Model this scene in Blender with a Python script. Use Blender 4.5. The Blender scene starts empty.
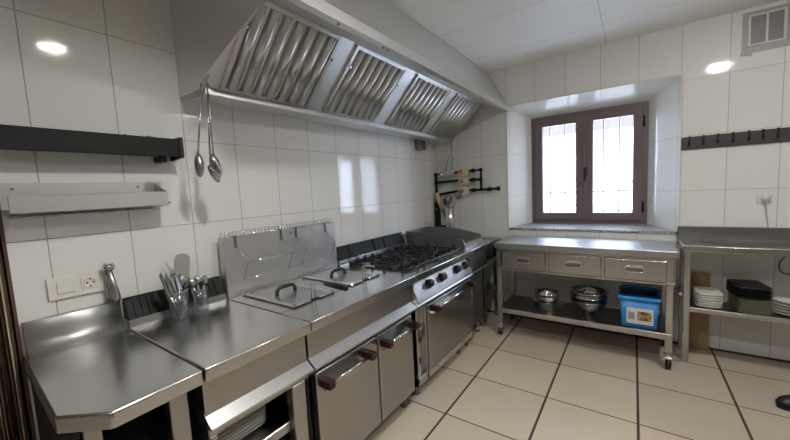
import bpy, bmesh, math, random
from mathutils import Vector, Matrix
random.seed(7)
C = bpy.context.scene.collection
PI = math.pi

# ------------------------------------------------------------------ materials
def nmat(name):
    m = bpy.data.materials.new(name); m.use_nodes = True
    nt = m.node_tree
    return m, nt, nt.nodes['Principled BSDF']

def setp(b, col=None, metal=None, rough=None, **k):
    if col is not None: b.inputs['Base Color'].default_value = (*col, 1)
    if metal is not None: b.inputs['Metallic'].default_value = metal
    if rough is not None: b.inputs['Roughness'].default_value = rough
    for a, v in k.items(): b.inputs[a].default_value = v

def plain(name, col, rough=.5, metal=0., noise=.06, scale=30., bump=0.):
    """procedural: base colour and roughness broken up by a noise"""
    m, nt, b = nmat(name); setp(b, col, metal, rough)
    tc = nt.nodes.new('ShaderNodeTexCoord'); n = nt.nodes.new('ShaderNodeTexNoise')
    n.inputs['Scale'].default_value = scale; n.inputs['Detail'].default_value = 4
    nt.links.new(tc.outputs['Object'], n.inputs['Vector'])
    r = nt.nodes.new('ShaderNodeMix'); r.data_type = 'RGBA'
    r.inputs[6].default_value = (*[c*(1-noise) for c in col], 1); r.inputs[7].default_value = (*[min(1, c*(1+noise)) for c in col], 1)
    nt.links.new(n.outputs['Fac'], r.inputs[0]); nt.links.new(r.outputs[2], b.inputs['Base Color'])
    mr = nt.nodes.new('ShaderNodeMapRange'); mr.inputs[3].default_value = max(0, rough-.06); mr.inputs[4].default_value = min(1, rough+.06)
    nt.links.new(n.outputs['Fac'], mr.inputs[0]); nt.links.new(mr.outputs[0], b.inputs['Roughness'])
    if bump:
        bp = nt.nodes.new('ShaderNodeBump'); bp.inputs['Strength'].default_value = bump; bp.inputs['Distance'].default_value = .002
        nt.links.new(n.outputs['Fac'], bp.inputs['Height']); nt.links.new(bp.outputs[0], b.inputs['Normal'])
    return m

def steel(name, col=(.50, .497, .49), rough=.24, stretch=(3, 40, 40), var=.03, smear=.09):
    """brushed stainless steel: grain stretched along one axis, wiped smears"""
    m, nt, b = nmat(name); setp(b, col, 1., rough)
    tc = nt.nodes.new('ShaderNodeTexCoord'); mp = nt.nodes.new('ShaderNodeMapping')
    mp.inputs['Scale'].default_value = [max(1., q/20) for q in stretch]
    nt.links.new(tc.outputs['Object'], mp.inputs['Vector'])
    n2 = nt.nodes.new('ShaderNodeTexNoise'); n2.inputs['Scale'].default_value = 4; n2.inputs['Detail'].default_value = 1.5
    nt.links.new(mp.outputs[0], n2.inputs['Vector'])
    a2 = nt.nodes.new('ShaderNodeMath'); a2.operation = 'MULTIPLY_ADD'; a2.inputs[1].default_value = smear+var; a2.inputs[2].default_value = max(.03, rough-(smear+var)/2)
    nt.links.new(n2.outputs['Fac'], a2.inputs[0])
    nt.links.new(a2.outputs[0], b.inputs['Roughness'])
    return m

def grid_mat(name, axes, pitch, off, width, col, grout, rough, bumpy=.12, mottled=.03, mscale=3., groove=.3, spec=.5):
    """rectangular tiles: world position on two axes, dark joints, a different tone per tile and a slight wave"""
    m, nt, b = nmat(name); setp(b, col, 0, rough); b.inputs['Specular IOR Level'].default_value = spec
    N, Lk = nt.nodes.new, nt.links.new
    g = N('ShaderNodeNewGeometry'); s = N('ShaderNodeSeparateXYZ'); Lk(g.outputs['Position'], s.inputs[0])
    masks, cells = [], []
    for i, ax in enumerate(axes):
        if ax is None: continue
        u = N('ShaderNodeMath'); u.operation = 'SUBTRACT'; Lk(s.outputs[ax], u.inputs[0]); u.inputs[1].default_value = off[i]
        d = N('ShaderNodeMath'); d.operation = 'DIVIDE'; Lk(u.outputs[0], d.inputs[0]); d.inputs[1].default_value = pitch[i]
        fl = N('ShaderNodeMath'); fl.operation = 'FLOOR'; Lk(d.outputs[0], fl.inputs[0]); cells.append(fl)
        pp = N('ShaderNodeMath'); pp.operation = 'PINGPONG'; Lk(d.outputs[0], pp.inputs[0]); pp.inputs[1].default_value = .5
        mm = N('ShaderNodeMapRange'); Lk(pp.outputs[0], mm.inputs[0])
        mm.inputs[1].default_value = width[i]/pitch[i]*.35; mm.inputs[2].default_value = width[i]/pitch[i]*.65
        masks.append(mm)
    k = masks[0].outputs[0]
    if len(masks) > 1:
        mn = N('ShaderNodeMath'); mn.operation = 'MINIMUM'; Lk(masks[0].outputs[0], mn.inputs[0]); Lk(masks[1].outputs[0], mn.inputs[1]); k = mn.outputs[0]
    cv = N('ShaderNodeCombineXYZ'); Lk(cells[0].outputs[0], cv.inputs[0])
    if len(cells) > 1: Lk(cells[1].outputs[0], cv.inputs[1])
    wn = N('ShaderNodeTexWhiteNoise'); wn.noise_dimensions = '3D'; Lk(cv.outputs[0], wn.inputs['Vector'])
    ns = N('ShaderNodeTexNoise'); ns.inputs['Scale'].default_value = mscale; ns.inputs['Detail'].default_value = 5; Lk(g.outputs['Position'], ns.inputs['Vector'])
    add = N('ShaderNodeMath'); add.operation = 'ADD'; Lk(wn.outputs[0], add.inputs[0]); Lk(ns.outputs['Fac'], add.inputs[1])
    mr = N('ShaderNodeMapRange'); mr.inputs[2].default_value = 2; mr.inputs[3].default_value = 1-mottled; mr.inputs[4].default_value = 1+mottled; Lk(add.outputs[0], mr.inputs[0])
    tint = N('ShaderNodeVectorMath'); tint.operation = 'SCALE'; tint.inputs[0].default_value = col; Lk(mr.outputs[0], tint.inputs['Scale'])
    mx = N('ShaderNodeMix'); mx.data_type = 'RGBA'; mx.inputs[6].default_value = (*grout, 1); Lk(k, mx.inputs[0]); Lk(tint.outputs[0], mx.inputs[7])
    Lk(mx.outputs[2], b.inputs['Base Color'])
    rr = N('ShaderNodeMapRange'); rr.inputs[3].default_value = .8; rr.inputs[4].default_value = rough; Lk(k, rr.inputs[0]); Lk(rr.outputs[0], b.inputs['Roughness'])
    wv = N('ShaderNodeTexNoise'); wv.inputs['Scale'].default_value = 4.5; wv.inputs['Detail'].default_value = 1; Lk(g.outputs['Position'], wv.inputs['Vector'])
    b1 = N('ShaderNodeBump'); b1.inputs['Strength'].default_value = bumpy; b1.inputs['Distance'].default_value = .01; Lk(wv.outputs['Fac'], b1.inputs['Height'])
    b2 = N('ShaderNodeBump'); b2.inputs['Strength'].default_value = groove; b2.inputs['Distance'].default_value = .002; Lk(k, b2.inputs['Height']); Lk(b1.outputs[0], b2.inputs['Normal'])
    Lk(b2.outputs[0], b.inputs['Normal'])
    return m

TW, TH = .25, .3956
TILE = (.77, .765, .742); GROUT = (.36, .345, .315)
M = {}
M['tile_left'] = grid_mat('white_tile_left', (1, 2), (TW, TH), (.008, -.0165), (.0034, .0030), TILE, GROUT, .07, bumpy=.035)
M['tile_back'] = grid_mat('white_tile_back', (0, 2), (TW, TH), (.010, -.0165), (.0030, .0026), TILE, GROUT, .07, bumpy=.035)
M['tile_soffit'] = grid_mat('white_tile_soffit', (0, None), (TW, 1), (.010, 0), (.003, .003), TILE, (.45, .45, .44), .07, bumpy=.03)
M['tile_jamb'] = grid_mat('white_tile_jamb', (1, 2), (.17, TH), (.02, -.0165), (.003, .003), TILE, (.45, .45, .44), .07, bumpy=.03)
M['tile_far'] = grid_mat('darkened_tile_far', (0, 2), (TW, TH), (.010, -.0165), (.003, .003), (.26, .255, .245), (.15, .14, .13), .12, bumpy=.035)  # unseen front wall: tile darkened to cut the fill light
M['tile_side'] = grid_mat('darkened_tile_side', (1, 2), (TW, TH), (.008, -.0165), (.003, .003), (.30, .295, .28), (.15, .14, .13), .12, bumpy=.035)  # unseen right wall: tile darkened for less bounce light
M['floor'] = grid_mat('beige_floor_tile', (0, 1), (.4472, .4425), (.4284, -.310), (.0125, .0075), (.545, .47, .37), (.055, .04, .03), .42, bumpy=.04, mottled=.17, mscale=3.2, groove=.5, spec=.35)
M['ceiling'] = grid_mat('white_ceiling_panel', (0, 1), (1.2, .6), (.35, -.41), (.004, .004), (.86, .855, .84), (.55, .54, .52), .45, bumpy=.1, mottled=.02)
M['steel'] = steel('brushed_steel')
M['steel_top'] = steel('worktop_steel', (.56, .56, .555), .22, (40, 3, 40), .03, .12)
M['steel_table'] = steel('table_steel', (.55, .555, .56), .33, (40, 3, 40), .04, .1)
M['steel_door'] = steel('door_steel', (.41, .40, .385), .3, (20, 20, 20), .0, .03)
M['steel_satin'] = steel('satin_steel', (.62, .61, .59), .42, (20, 20, 20), .0, .05)
M['steel_ledge'] = steel('ledge_steel', (.62, .62, .61), .33, (20, 20, 20), .0, .03)
M['steel_hood'] = steel('hood_steel', (.75, .75, .74), .36, (40, 3, 40), .03, .05)
M['steel_filter'] = steel('filter_steel', (.60, .595, .58), .3, (40, 40, 3), .02, .04)
M['steel_bright'] = steel('polished_steel', (.62, .615, .60), .14, (20, 20, 20), .04, .05)
M['steel_dark'] = steel('dark_steel', (.27, .265, .26), .36, (3, 60, 60))  # dark steel; on the shelves the dark reflections are put into the colour
M['steel_plate'] = steel('griddle_steel', (.34, .34, .335), .42, (60, 3, 60))
M['chrome'] = steel('chrome', (.78, .78, .77), .1, (8, 8, 8), .03, .04)
M['iron'] = plain('black_cast_iron', (.018, .018, .02), .45, .3, .2, 60, .2)
M['black'] = plain('black_plastic', (.008, .008, .009), .36)
M['black_metal'] = plain('black_painted_metal', (.008, .009, .010), .5, .0); M['black_metal'].node_tree.nodes['Principled BSDF'].inputs['Specular IOR Level'].default_value = .25
M['black_matte'] = plain('matte_black', (.012, .012, .014), .7)
M['rail_dark'] = plain('dark_grey_rail', (.07, .068, .07), .35, .3)
M['maroon'] = plain('maroon_bakelite', (.026, .004, .006), .32)
M['ring'] = plain('worn_copper_ring', (.33, .13, .07), .4, .4)
M['white_plastic'] = plain('ivory_plastic', (.74, .72, .65), .35, 0, .02)
M['socket_dark'] = plain('socket_shadow_hole', (.03, .03, .03), .6)
M['cream'] = plain('cream_box_plastic', (.70, .59, .40), .45)
M['dial'] = plain('faded_red_dial', (.42, .2, .13), .5)
M['wood'] = plain('pale_wood_handle', (.62, .45, .24), .5, 0, .2, 14)
M['brown_trim'] = plain('brown_door_trim', (.10, .05, .032), .45, 0, .2, 12)
M['window_frame'] = plain('brown_window_profile', (.17, .13, .135), .35, 0, .06, 40)
M['porcelain'] = plain('white_porcelain', (.80, .78, .73), .22, 0, .02)
M['green_tray'] = plain('greenish_grey_plastic', (.36, .36, .275), .5)
M['grey_dish'] = plain('dark_grey_plastic', (.05, .055, .06), .4)
M['blue'] = plain('sky_blue_plastic', (.045, .29, .72), .38, 0, .04)
M['blue_shaded'] = plain('shaded_blue_plastic', (.012, .03, .085), .45, 0, .05)  # darker blue carrying the shade inside the tub
M['paper'] = plain('white_label_paper', (.80, .80, .78), .5, 0, .02)
M['paper_grey'] = plain('grey_label_print', (.34, .36, .40), .5, 0, .25, 120)
M['card'] = plain('brown_cardboard', (.36, .235, .125), .8, 0, .08, 25)
M['trim_pale'] = plain('pale_tile_edge_trim', (.66, .63, .56), .4)
M['grout_dark'] = plain('dark_floor_joint', (.05, .042, .036), .8)
M['cable'] = plain('pale_cable', (.62, .60, .52), .5)
M['cable_grey'] = plain('dark_cable', (.07, .07, .07), .5)
M['silver_tape'] = plain('silver_foil_tape', (.36, .36, .36), .5, .1, .1, 18, .6)
M['vent_pane'] = plain('dark_vent_pane', (.20, .20, .205), .35)
M['grey_steel_pan'] = steel('oven_tray_steel', (.36, .36, .35), .38, (4, 4, 30))

def food_mat():
    m, nt, b = nmat('printed_food_picture'); setp(b, rough=.45)
    tc = nt.nodes.new('ShaderNodeTexCoord'); n = nt.nodes.new('ShaderNodeTexVoronoi'); n.inputs['Scale'].default_value = 26
    nt.links.new(tc.outputs['Object'], n.inputs['Vector'])
    r = nt.nodes.new('ShaderNodeValToRGB'); e = r.color_ramp.elements
    e[0].position = .15; e[0].color = (.06, .045, .03, 1); e[1].position = .9; e[1].color = (.7, .62, .45, 1)
    x = r.color_ramp.elements.new(.5); x.color = (.33, .2, .07, 1)
    nt.links.new(n.outputs['Distance'], r.inputs[0]); nt.links.new(r.outputs[0], b.inputs['Base Color'])
    return m
M['food'] = food_mat()

def granite_mat():
    m, nt, b = nmat('speckled_granite'); setp(b, rough=.3, **{'Specular IOR Level': .8})
    tc = nt.nodes.new('ShaderNodeTexCoord'); n = nt.nodes.new('ShaderNodeTexNoise'); n.inputs['Scale'].default_value = 160; n.inputs['Detail'].default_value = 2
    nt.links.new(tc.outputs['Object'], n.inputs['Vector'])
    r = nt.nodes.new('ShaderNodeValToRGB'); e = r.color_ramp.elements
    e[0].position = .44; e[0].color = (.03, .03, .032, 1); e[1].position = .6; e[1].color = (.6, .59, .58, 1)
    nt.links.new(n.outputs['Fac'], r.inputs[0]); nt.links.new(r.outputs[0], b.inputs['Base Color'])
    return m
M['granite'] = granite_mat()

def perf_mat():
    m, nt, b = nmat('perforated_steel'); setp(b, (.5, .5, .49), 1., .28)
    tc = nt.nodes.new('ShaderNodeTexCoord'); v = nt.nodes.new('ShaderNodeTexVoronoi'); v.inputs['Scale'].default_value = 115; v.inputs['Randomness'].default_value = 0.15
    nt.links.new(tc.outputs['Object'], v.inputs['Vector'])
    r = nt.nodes.new('ShaderNodeValToRGB'); r.color_ramp.interpolation = 'CONSTANT'; e = r.color_ramp.elements
    e[0].color = (.02, .02, .02, 1); e[1].position = .36; e[1].color = (.5, .5, .49, 1)
    nt.links.new(v.outputs['Distance'], r.inputs[0]); nt.links.new(r.outputs[0], b.inputs['Base Color'])
    return m
M['perf'] = perf_mat()

def bead_mat():
    m, nt, b = nmat('bead_strings'); setp(b, rough=.35)
    g = nt.nodes.new('ShaderNodeNewGeometry'); s = nt.nodes.new('ShaderNodeSeparateXYZ'); nt.links.new(g.outputs['Position'], s.inputs[0])
    d = nt.nodes.new('ShaderNodeMath'); d.operation = 'MULTIPLY'; d.inputs[1].default_value = 1/.0085; nt.links.new(s.outputs[1], d.inputs[0])
    f = nt.nodes.new('ShaderNodeMath'); f.operation = 'FLOOR'; nt.links.new(d.outputs[0], f.inputs[0])
    w = nt.nodes.new('ShaderNodeTexWhiteNoise'); w.noise_dimensions = '1D'; nt.links.new(f.outputs[0], w.inputs['W'])
    r = nt.nodes.new('ShaderNodeValToRGB'); r.color_ramp.interpolation = 'CONSTANT'; e = r.color_ramp.elements
    e[0].color = (.05, .028, .016, 1); e[1].position = .45; e[1].color = (.48, .39, .27, 1)
    x = r.color_ramp.elements.new(.75); x.color = (.1, .06, .035, 1)
    nt.links.new(w.outputs[0], r.inputs[0]); nt.links.new(r.outputs[0], b.inputs['Base Color'])
    return m
M['bead'] = bead_mat()

def pane_mat(name, fac, rough):
    m = bpy.data.materials.new(name); m.use_nodes = True; nt = m.node_tree
    nt.nodes.remove(nt.nodes['Principled BSDF']); out = nt.nodes['Material Output']
    t = nt.nodes.new('ShaderNodeBsdfTransparent'); t.inputs[0].default_value = (.94, .95, .97, 1)
    g = nt.nodes.new('ShaderNodeBsdfGlossy'); g.inputs['Roughness'].default_value = rough
    n = nt.nodes.new('ShaderNodeTexNoise'); n.inputs['Scale'].default_value = 2; bp = nt.nodes.new('ShaderNodeBump'); bp.inputs['Strength'].default_value = .02
    nt.links.new(n.outputs['Fac'], bp.inputs['Height']); nt.links.new(bp.outputs[0], g.inputs['Normal'])
    mx = nt.nodes.new('ShaderNodeMixShader'); mx.inputs[0].default_value = fac; nt.links.new(t.outputs[0], mx.inputs[1]); nt.links.new(g.outputs[0], mx.inputs[2])
    nt.links.new(mx.outputs[0], out.inputs[0])
    return m
M['pane'] = pane_mat('window_glass', .04, .02); M['glass'] = pane_mat('drinking_glass', .22, .05)
def emit_mat(name, col, strength):
    m, nt, b = nmat(name); setp(b, (.8, .8, .8), 0, .5)
    b.inputs['Emission Color'].default_value = (*col, 1); b.inputs['Emission Strength'].default_value = strength
    return m
LAMP = 265.
M['lamp'] = emit_mat('lit_lamp_diffuser', (1., .975, .935), LAMP); M['lamp_added'] = emit_mat('added_lamp_diffuser', (1., .975, .935), LAMP*.35); M['lamp_dim'] = emit_mat('lit_lamp_diffuser_dim', (1., .975, .935), LAMP*1.3)
M['outside_wall'] = grid_mat('outside_render', (0, 2), (.6, .35), (0, 0), (.01, .01), (.78, .77, .76), (.6, .58, .56), .9)
M['outside_roof'] = plain('outside_brown_eaves', (.10, .078, .068), .8, 0, .3, 8)
M['outside_ground'] = plain('outside_paving', (.55, .54, .52), .9)
M['grille'] = plain('grey_wrought_iron', (.32, .33, .36), .5)

# ------------------------------------------------------------------ mesh builder
class MB:
    def __init__(s): s.bm = bmesh.new()
    def mark(s): return set(s.bm.verts)
    def xf(s, mk, mat):
        vs = [v for v in s.bm.verts if v not in mk]; bmesh.ops.transform(s.bm, matrix=mat, verts=vs)
    def box(s, x0, x1, y0, y1, z0, z1, bev=0., seg=1):
        r = bmesh.ops.create_cube(s.bm, size=1)
        bmesh.ops.transform(s.bm, verts=r['verts'], matrix=Matrix.Translation(((x0+x1)/2, (y0+y1)/2, (z0+z1)/2)) @ Matrix.Diagonal((abs(x1-x0), abs(y1-y0), abs(z1-z0), 1)))
        if bev:
            ed = list({e for v in r['verts'] for e in v.link_edges})
            old = set(s.bm.faces); r2 = bmesh.ops.bevel(s.bm, geom=ed, offset=bev, segments=seg if seg == 1 else 3, affect='EDGES', profile=.5)
            if seg > 1:
                for f in r2['faces']: f.smooth = True
        return s
    def rings(s, rings, cap=True, smooth=True, close=False):
        R = [[s.bm.verts.new(p) for p in r] for r in rings]; n = len(R[0])
        pairs = list(zip(R, R[1:])) + ([(R[-1], R[0])] if close else [])
        for a, b in pairs:
            for i in range(n):
                f = s.bm.faces.new((a[i], a[(i+1) % n], b[(i+1) % n], b[i])); f.smooth = smooth
        if cap and not close: s.bm.faces.new(list(reversed(R[0]))); s.bm.faces.new(R[-1])
        return s
    def cyl(s, p0, p1, r0, r1=None, n=16):
        p0, p1 = Vector(p0), Vector(p1); r1 = r0 if r1 is None else r1
        q = (p1-p0).to_track_quat('Z', 'Y'); c = [(math.cos(2*PI*i/n), math.sin(2*PI*i/n)) for i in range(n)]
        return s.rings([[p0+q@Vector((r0*a, r0*b, 0)) for a, b in c], [p1+q@Vector((r1*a, r1*b, 0)) for a, b in c]])
    def tube(s, pts, r, n=8, close=False):
        P = [Vector(p) for p in pts]; rg = []; up = None
        for i, p in enumerate(P):
            a = P[i-1] if (i or close) else p; b = P[(i+1) % len(P)] if (i < len(P)-1 or close) else p
            t = (b-a).normalized()
            if up is None: up = t.orthogonal().normalized()
            up = (up - t*up.dot(t)); up = up.normalized() if up.length > 1e-5 else t.orthogonal().normalized()
            w = t.cross(up); rr = r[i] if isinstance(r, (list, tuple)) else r
            rg.append([p+up*(rr*math.cos(2*PI*k/n))+w*(rr*math.sin(2*PI*k/n)) for k in range(n)])
        return s.rings(rg, close=close)
    def lathe(s, c, prof, n=28, sx=1., sy=1., close=False):
        rg = [[(c[0]+sx*r*math.cos(2*PI*i/n), c[1]+sy*r*math.sin(2*PI*i/n), c[2]+z) for i in range(n)] for r, z in prof]
        return s.rings(rg, cap=True, close=close)
    def prism(s, pts, ax, a, b, bev=0.):
        if bev:
            n0 = set(s.bm.edges); s.prism(pts, ax, a, b); bmesh.ops.recalc_face_normals(s.bm, faces=s.bm.faces)
            r2 = bmesh.ops.bevel(s.bm, geom=[e for e in s.bm.edges if e not in n0], offset=bev, segments=3, affect='EDGES', profile=.5)
            for f in r2['faces']: f.smooth = True
            return s
        def P(u, v, w): return {'x': (w, u, v), 'y': (u, w, v), 'z': (u, v, w)}[ax]
        return s.rings([[P(u, v, a) for u, v in pts], [P(u, v, b) for u, v in pts]], smooth=False)
    def rrect(s, c, w, d, prof, rad=.25, n=5, close=False):
        """rounded rectangle loft: prof = [(scale offset inward, z)]"""
        rg = []
        for ins, z in prof:
            hw, hd = w/2-ins, d/2-ins; r = max(.002, min(rad-ins*.6, hw*.98, hd*.98)); ring = []
            for qx, qy, a0 in ((1, 1, 0), (-1, 1, PI/2), (-1, -1, PI), (1, -1, 1.5*PI)):
                for k in range(n+1):
                    a = a0+PI/2*k/n
                    ring.append((c[0]+qx*(hw-r)+r*math.cos(a), c[1]+qy*(hd-r)+r*math.sin(a), c[2]+z))
            rg.append(ring)
        return s.rings(rg, close=close)
    def quad(s, *p):
        s.bm.faces.new([s.bm.verts.new(q) for q in p]); return s
    def build(s, name, mat, parent=None, kind=None, label=None, at=None):
        bmesh.ops.recalc_face_normals(s.bm, faces=s.bm.faces)
        me = bpy.data.meshes.new(name); s.bm.to_mesh(me); s.bm.free(); me.materials.append(M[mat] if isinstance(mat, str) else mat)
        if parent is not None: org = Vector(parent['_o'])
        elif at is not None: org = Vector(at)
        else:
            xs = [v.co for v in me.vertices]
            org = Vector([(min(v[i] for v in xs)+max(v[i] for v in xs))/2 for i in (0, 1)]+[min(v[2] for v in xs)])
        me.transform(Matrix.Translation(-org))
        o = bpy.data.objects.new(name, me); C.objects.link(o)
        if parent is not None: o.parent = parent
        else: o.location = org
        o['_o'] = list(org)
        if kind: o['kind'] = kind
        if label: o['label'] = label
        return o

def thing(name, label, cat, loc, group=None):
    o = bpy.data.objects.new(name, None); C.objects.link(o); o.location = loc; o['_o'] = list(loc)
    o.empty_display_size = .05
    return tag(o, label, cat, group)
def tag(o, label, cat, group=None):
    o['label'] = label; o['category'] = cat
    if group: o['group'] = group
    return o
def dup(root, loc, label, rotz=0., group=None):
    r = root.copy(); C.objects.link(r); r.location = loc; r.rotation_euler = (0, 0, rotz); r['label'] = label
    if group: r['group'] = group
    for ch in list(root.children):
        c = ch.copy(); C.objects.link(c); c.parent = r
        for g in list(ch.children):
            d = g.copy(); C.objects.link(d); d.parent = c
    return r
def struct(mb, name, mat): return mb.build(name, mat, kind='structure')
def nth(i, n): return 'topmost' if i == n-1 else 'lowest' if i == 0 else {1: 'second from the top', 2: 'third from the top', 3: 'fourth from the top', 4: 'fifth from the top', 5: 'sixth from the top', 6: 'seventh from the top'}[n-1-i]

# ------------------------------------------------------------------ the setting
XR, YF, ZC = 3.45, -5.4, 2.345
OX0, OX1, OZ0, OZ1 = .765, 2.012, .868, 2.0          # window opening on the room face
IX0, IX1, IZ0, IZ1, DY = .92, 1.832, .893, 1.9, .25   # the same where the frame sits
struct(MB().box(-.9, XR+.12, YF-.12, .4, -.1, 0), 'floor', 'floor')
struct(MB().box(-.9, XR+.12, YF-.12, .4, ZC, ZC+.12), 'ceiling', 'ceiling')
b = MB()
b.box(-.12, 0, -3.1, .0, 0, ZC); b.box(-.12, 0, -4.0, -3.1, 2.08, ZC); b.box(-.12, 0, YF, -4.0, 0, ZC)
struct(b, 'wall_left', 'tile_left')
b = MB()
b.box(-.12, OX0, 0, .4, 0, ZC); b.box(OX1, XR+.12, 0, .4, 0, ZC); b.box(OX0, OX1, 0, .4, 0, OZ0-.022); b.box(OX0, OX1, 0, .4, OZ1, ZC)
struct(b, 'wall_back', 'tile_back')
struct(MB().box(XR, XR+.12, YF, 0, 0, ZC), 'wall_right', 'tile_side')
struct(MB().box(-.12, XR+.12, YF-.12, YF, 0, ZC), 'wall_front', 'tile_far')
struct(MB().box(-.9, -.8, -4.2, -2.9, 0, ZC).box(-.8, -.12, -2.98, -2.9, 0, ZC).box(-.8, -.12, -4.2, -4.1, 0, ZC), 'wall_passage', 'brown_trim')
# splayed tiled reveal
struct(MB().prism([(OX0, 0), (IX0, DY), (IX0, .4), (OX0, .4)], 'z', OZ0, OZ1).prism([(OX1, 0), (OX1, .4), (IX1, .4), (IX1, DY)], 'z', OZ0, OZ1), 'trim_1', 'tile_jamb')
struct(MB().prism([(0, OZ1), (.4, OZ1), (.4, IZ1), (DY, IZ1)], 'x', OX0, OX1), 'trim_2', 'tile_soffit')
struct(MB().prism([(-.008, OZ0-.022), (.4, OZ0-.022), (.4, IZ0), (DY, IZ0), (-.008, OZ0)], 'x', OX0+.001, OX1-.001), 'trim_3', 'granite')
struct(MB().box(OX0-.012, OX0, -.005, .004, OZ0-.02, OZ1+.01).box(OX1, OX1+.012, -.005, .004, OZ0-.02, OZ1+.01).box(OX0, OX1, -.005, .004, OZ1, OZ1+.01), 'trim_4', 'trim_pale')
struct(MB().box(0, XR, -.006, .0, 0, .014), 'baseboard_back', 'grout_dark')
struct(MB().box(-.11, .004, -3.10, -3.091, 0, 2.1).box(-.02, .012, -4.02, -3.99, 0, 2.1).box(-.02, .012, -4.0, -3.1, 2.07, 2.1), 'door_1', 'brown_trim')

# window
w = MB()
def frame(mb, x0, x1, z0, z1, t, y0, y1, bev=.004):
    mb.box(x0, x0+t, y0, y1, z0, z1, bev); mb.box(x1-t, x1, y0, y1, z0, z1, bev)
    mb.box(x0+t*.9, x1-t*.9, y0, y1, z0, z0+t, bev); mb.box(x0+t*.9, x1-t*.9, y0, y1, z1-t, z1, bev)
frame(w, IX0-.003, IX1+.003, IZ0-.002, IZ1+.003, .055, DY, DY+.07)
win = struct(w, 'window_1', 'window_frame')
XM = 1.372
for a, c in ((IX0+.035, XM-.0004), (XM+.0004, IX1-.035)):
    s_ = MB(); frame(s_, a, c, IZ0+.03, IZ1-.03, .068, DY-.018, DY+.045, .006)
    sash = s_.build('window_sash', 'window_frame', win)
    MB().box(a+.06, c-.06, DY+.016, DY+.02, IZ0+.09, IZ1-.09).build('window_pane', 'pane', sash)
MB().box(XM-.016, XM+.016, DY-.024, DY-.018, IZ0+.035, IZ1-.035, .003).build('meeting_stile', 'window_frame', win)
h = MB(); h.box(XM-.003, XM+.027, DY-.032, DY-.024, 1.32, 1.40, .004); h.cyl((XM+.012, DY-.03, 1.385), (XM+.012, DY-.06, 1.385), .008); h.tube([(XM+.012, DY-.056, 1.39), (XM+.012, DY-.056, 1.28)], .009)
h.build('window_handle', 'black_metal', win)
for z in (1.04, 1.74):
    MB().cyl((IX1-.03, DY-.022, z-.045), (IX1-.03, DY-.022, z+.045), .009).build('window_hinge', 'black_metal', win)

# outside the window
ow = MB().box(-2.5, 5.5, 5.2, 5.5, -1, 2.6)
hs = tag(ow.build('neighbouring_house', 'outside_wall'), 'pale house wall across the street, seen through the window', 'house')
orf = MB().prism([(4.4, 2.22), (5.6, 2.95), (5.6, 3.3), (4.3, 2.5)], 'x', -2.6, 5.6)
orf.build('eaves', 'outside_roof', hs)
struct(MB().box(-3, 6, .4, 9, -1.2, -1), 'ground', 'outside_ground')
g = thing('window_grille', 'scrolled wrought iron bars fixed outside the window', 'grille', (1.376, .37, IZ0))
for z in (.99, 1.17, 1.83): MB().box(IX0+.002, IX1-.002, .368, .374, z, z+.012).build('crossbar', 'grille', g)
for x in (1.065, 1.195, 1.34, 1.51, 1.63, 1.76):
    MB().cyl((x, .37, IZ0+.002), (x, .37, IZ1-.002), .006, n=8).build('bar', 'grille', g)
for x in (1.13, 1.27, 1.43, 1.57, 1.695):
    for zc, sg in ((1.06, 1), (1.25, -1)):
        pts = [(x+sg*math.cos(t*.5)*.05*(1-t/18), .37, zc+math.sin(t*.5)*.05*(1-t/18)) for t in range(16)]
        MB().tube(pts, .004, 6).build('scroll', 'grille', g)

# ------------------------------------------------------------------ ceiling lights
def ceiling_light(x, y, label, m='lamp'):
    t = thing('ceiling_light', label, 'light', (x, y, ZC-.05), 'round ceiling lights')
    if m != 'lamp':   # deep rim shaped to cut the beam; the diffuser sits up inside it
        MB().lathe((x, y, ZC-.05), [(.079, .0), (.088, .003), (.088, .0495), (.076, .0495)], 40, close=True).build('rim', 'white_plastic', t)
        MB().lathe((x, y, ZC-.018), [(.075, 0), (.075, .014)], 40).build('diffuser', m, t)
        return t
    MB().lathe((x, y, ZC-.03), [(.085, .0), (.092, .004), (.092, .029), (.074, .029), (.074, 0)], 40, close=True).build('rim', 'white_plastic', t)
    MB().lathe((x, y, ZC-.05), [(.002, -.001), (.05, 0), (.068, .006), (.073, .016), (.073, .044)], 40).build('diffuser', m, t)
    return t
for x, y, l in ((1.35, -2.64, 'round flush ceiling light over the aisle by the fryer'), (2.40, -1.35, 'round flush ceiling light nearest the window wall'),
                (1.5, -4.3, 'added unseen ceiling light near the bead curtain doorway'), (1.95, -4.9, 'added unseen ceiling light at the far end behind the viewpoint')):
    ceiling_light(x, y, l, 'lamp' if y > -2 else 'lamp_dim' if y > -3 else 'lamp_added')  # the two behind the viewpoint are unseen, added as fill

# ------------------------------------------------------------------ extractor hood
HY0, HY1 = -2.495, -.004
hood = thing('extractor_hood', 'long stainless steel extractor hood with slanted baffle filters above the cooking line', 'hood', (.4, -1.25, 1.76))
zt = ZC-.002
MB().prism([(.003, 1.765), (.198, 1.765), (.2, 1.768), (.225, 1.768), (.53, 2.066), (.74, 1.962), (.775, 1.962), (.775, 2.0), (.588, zt), (.003, zt)], 'y', HY0+.012, HY1-.012).build('canopy', 'steel_hood', hood)
side = [(.002, 1.762), (.2, 1.762), (.222, 1.796), (.70, 1.962), (.785, 1.955), (.785, 2.0), (.595, zt), (.002, zt)]
for a in (HY0, HY1-.012): MB().prism(side, 'y', a, a+.012).build('side_panel', 'steel_hood', hood)
MB().prism([(.776, 1.955), (.785, 1.955), (.785, 2.0), (.595, zt), (.588, zt), (.776, 1.998)], 'y', HY0+.012, HY1-.012).build('front_panel', 'steel_hood', hood)
MB().box(.2, .212, HY0+.012, HY1-.012, 1.74, 1.768, .003).box(.08, .201, HY0+.012, HY1-.012, 1.74, 1.746).build('grease_gutter', 'steel_satin', hood)
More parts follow.
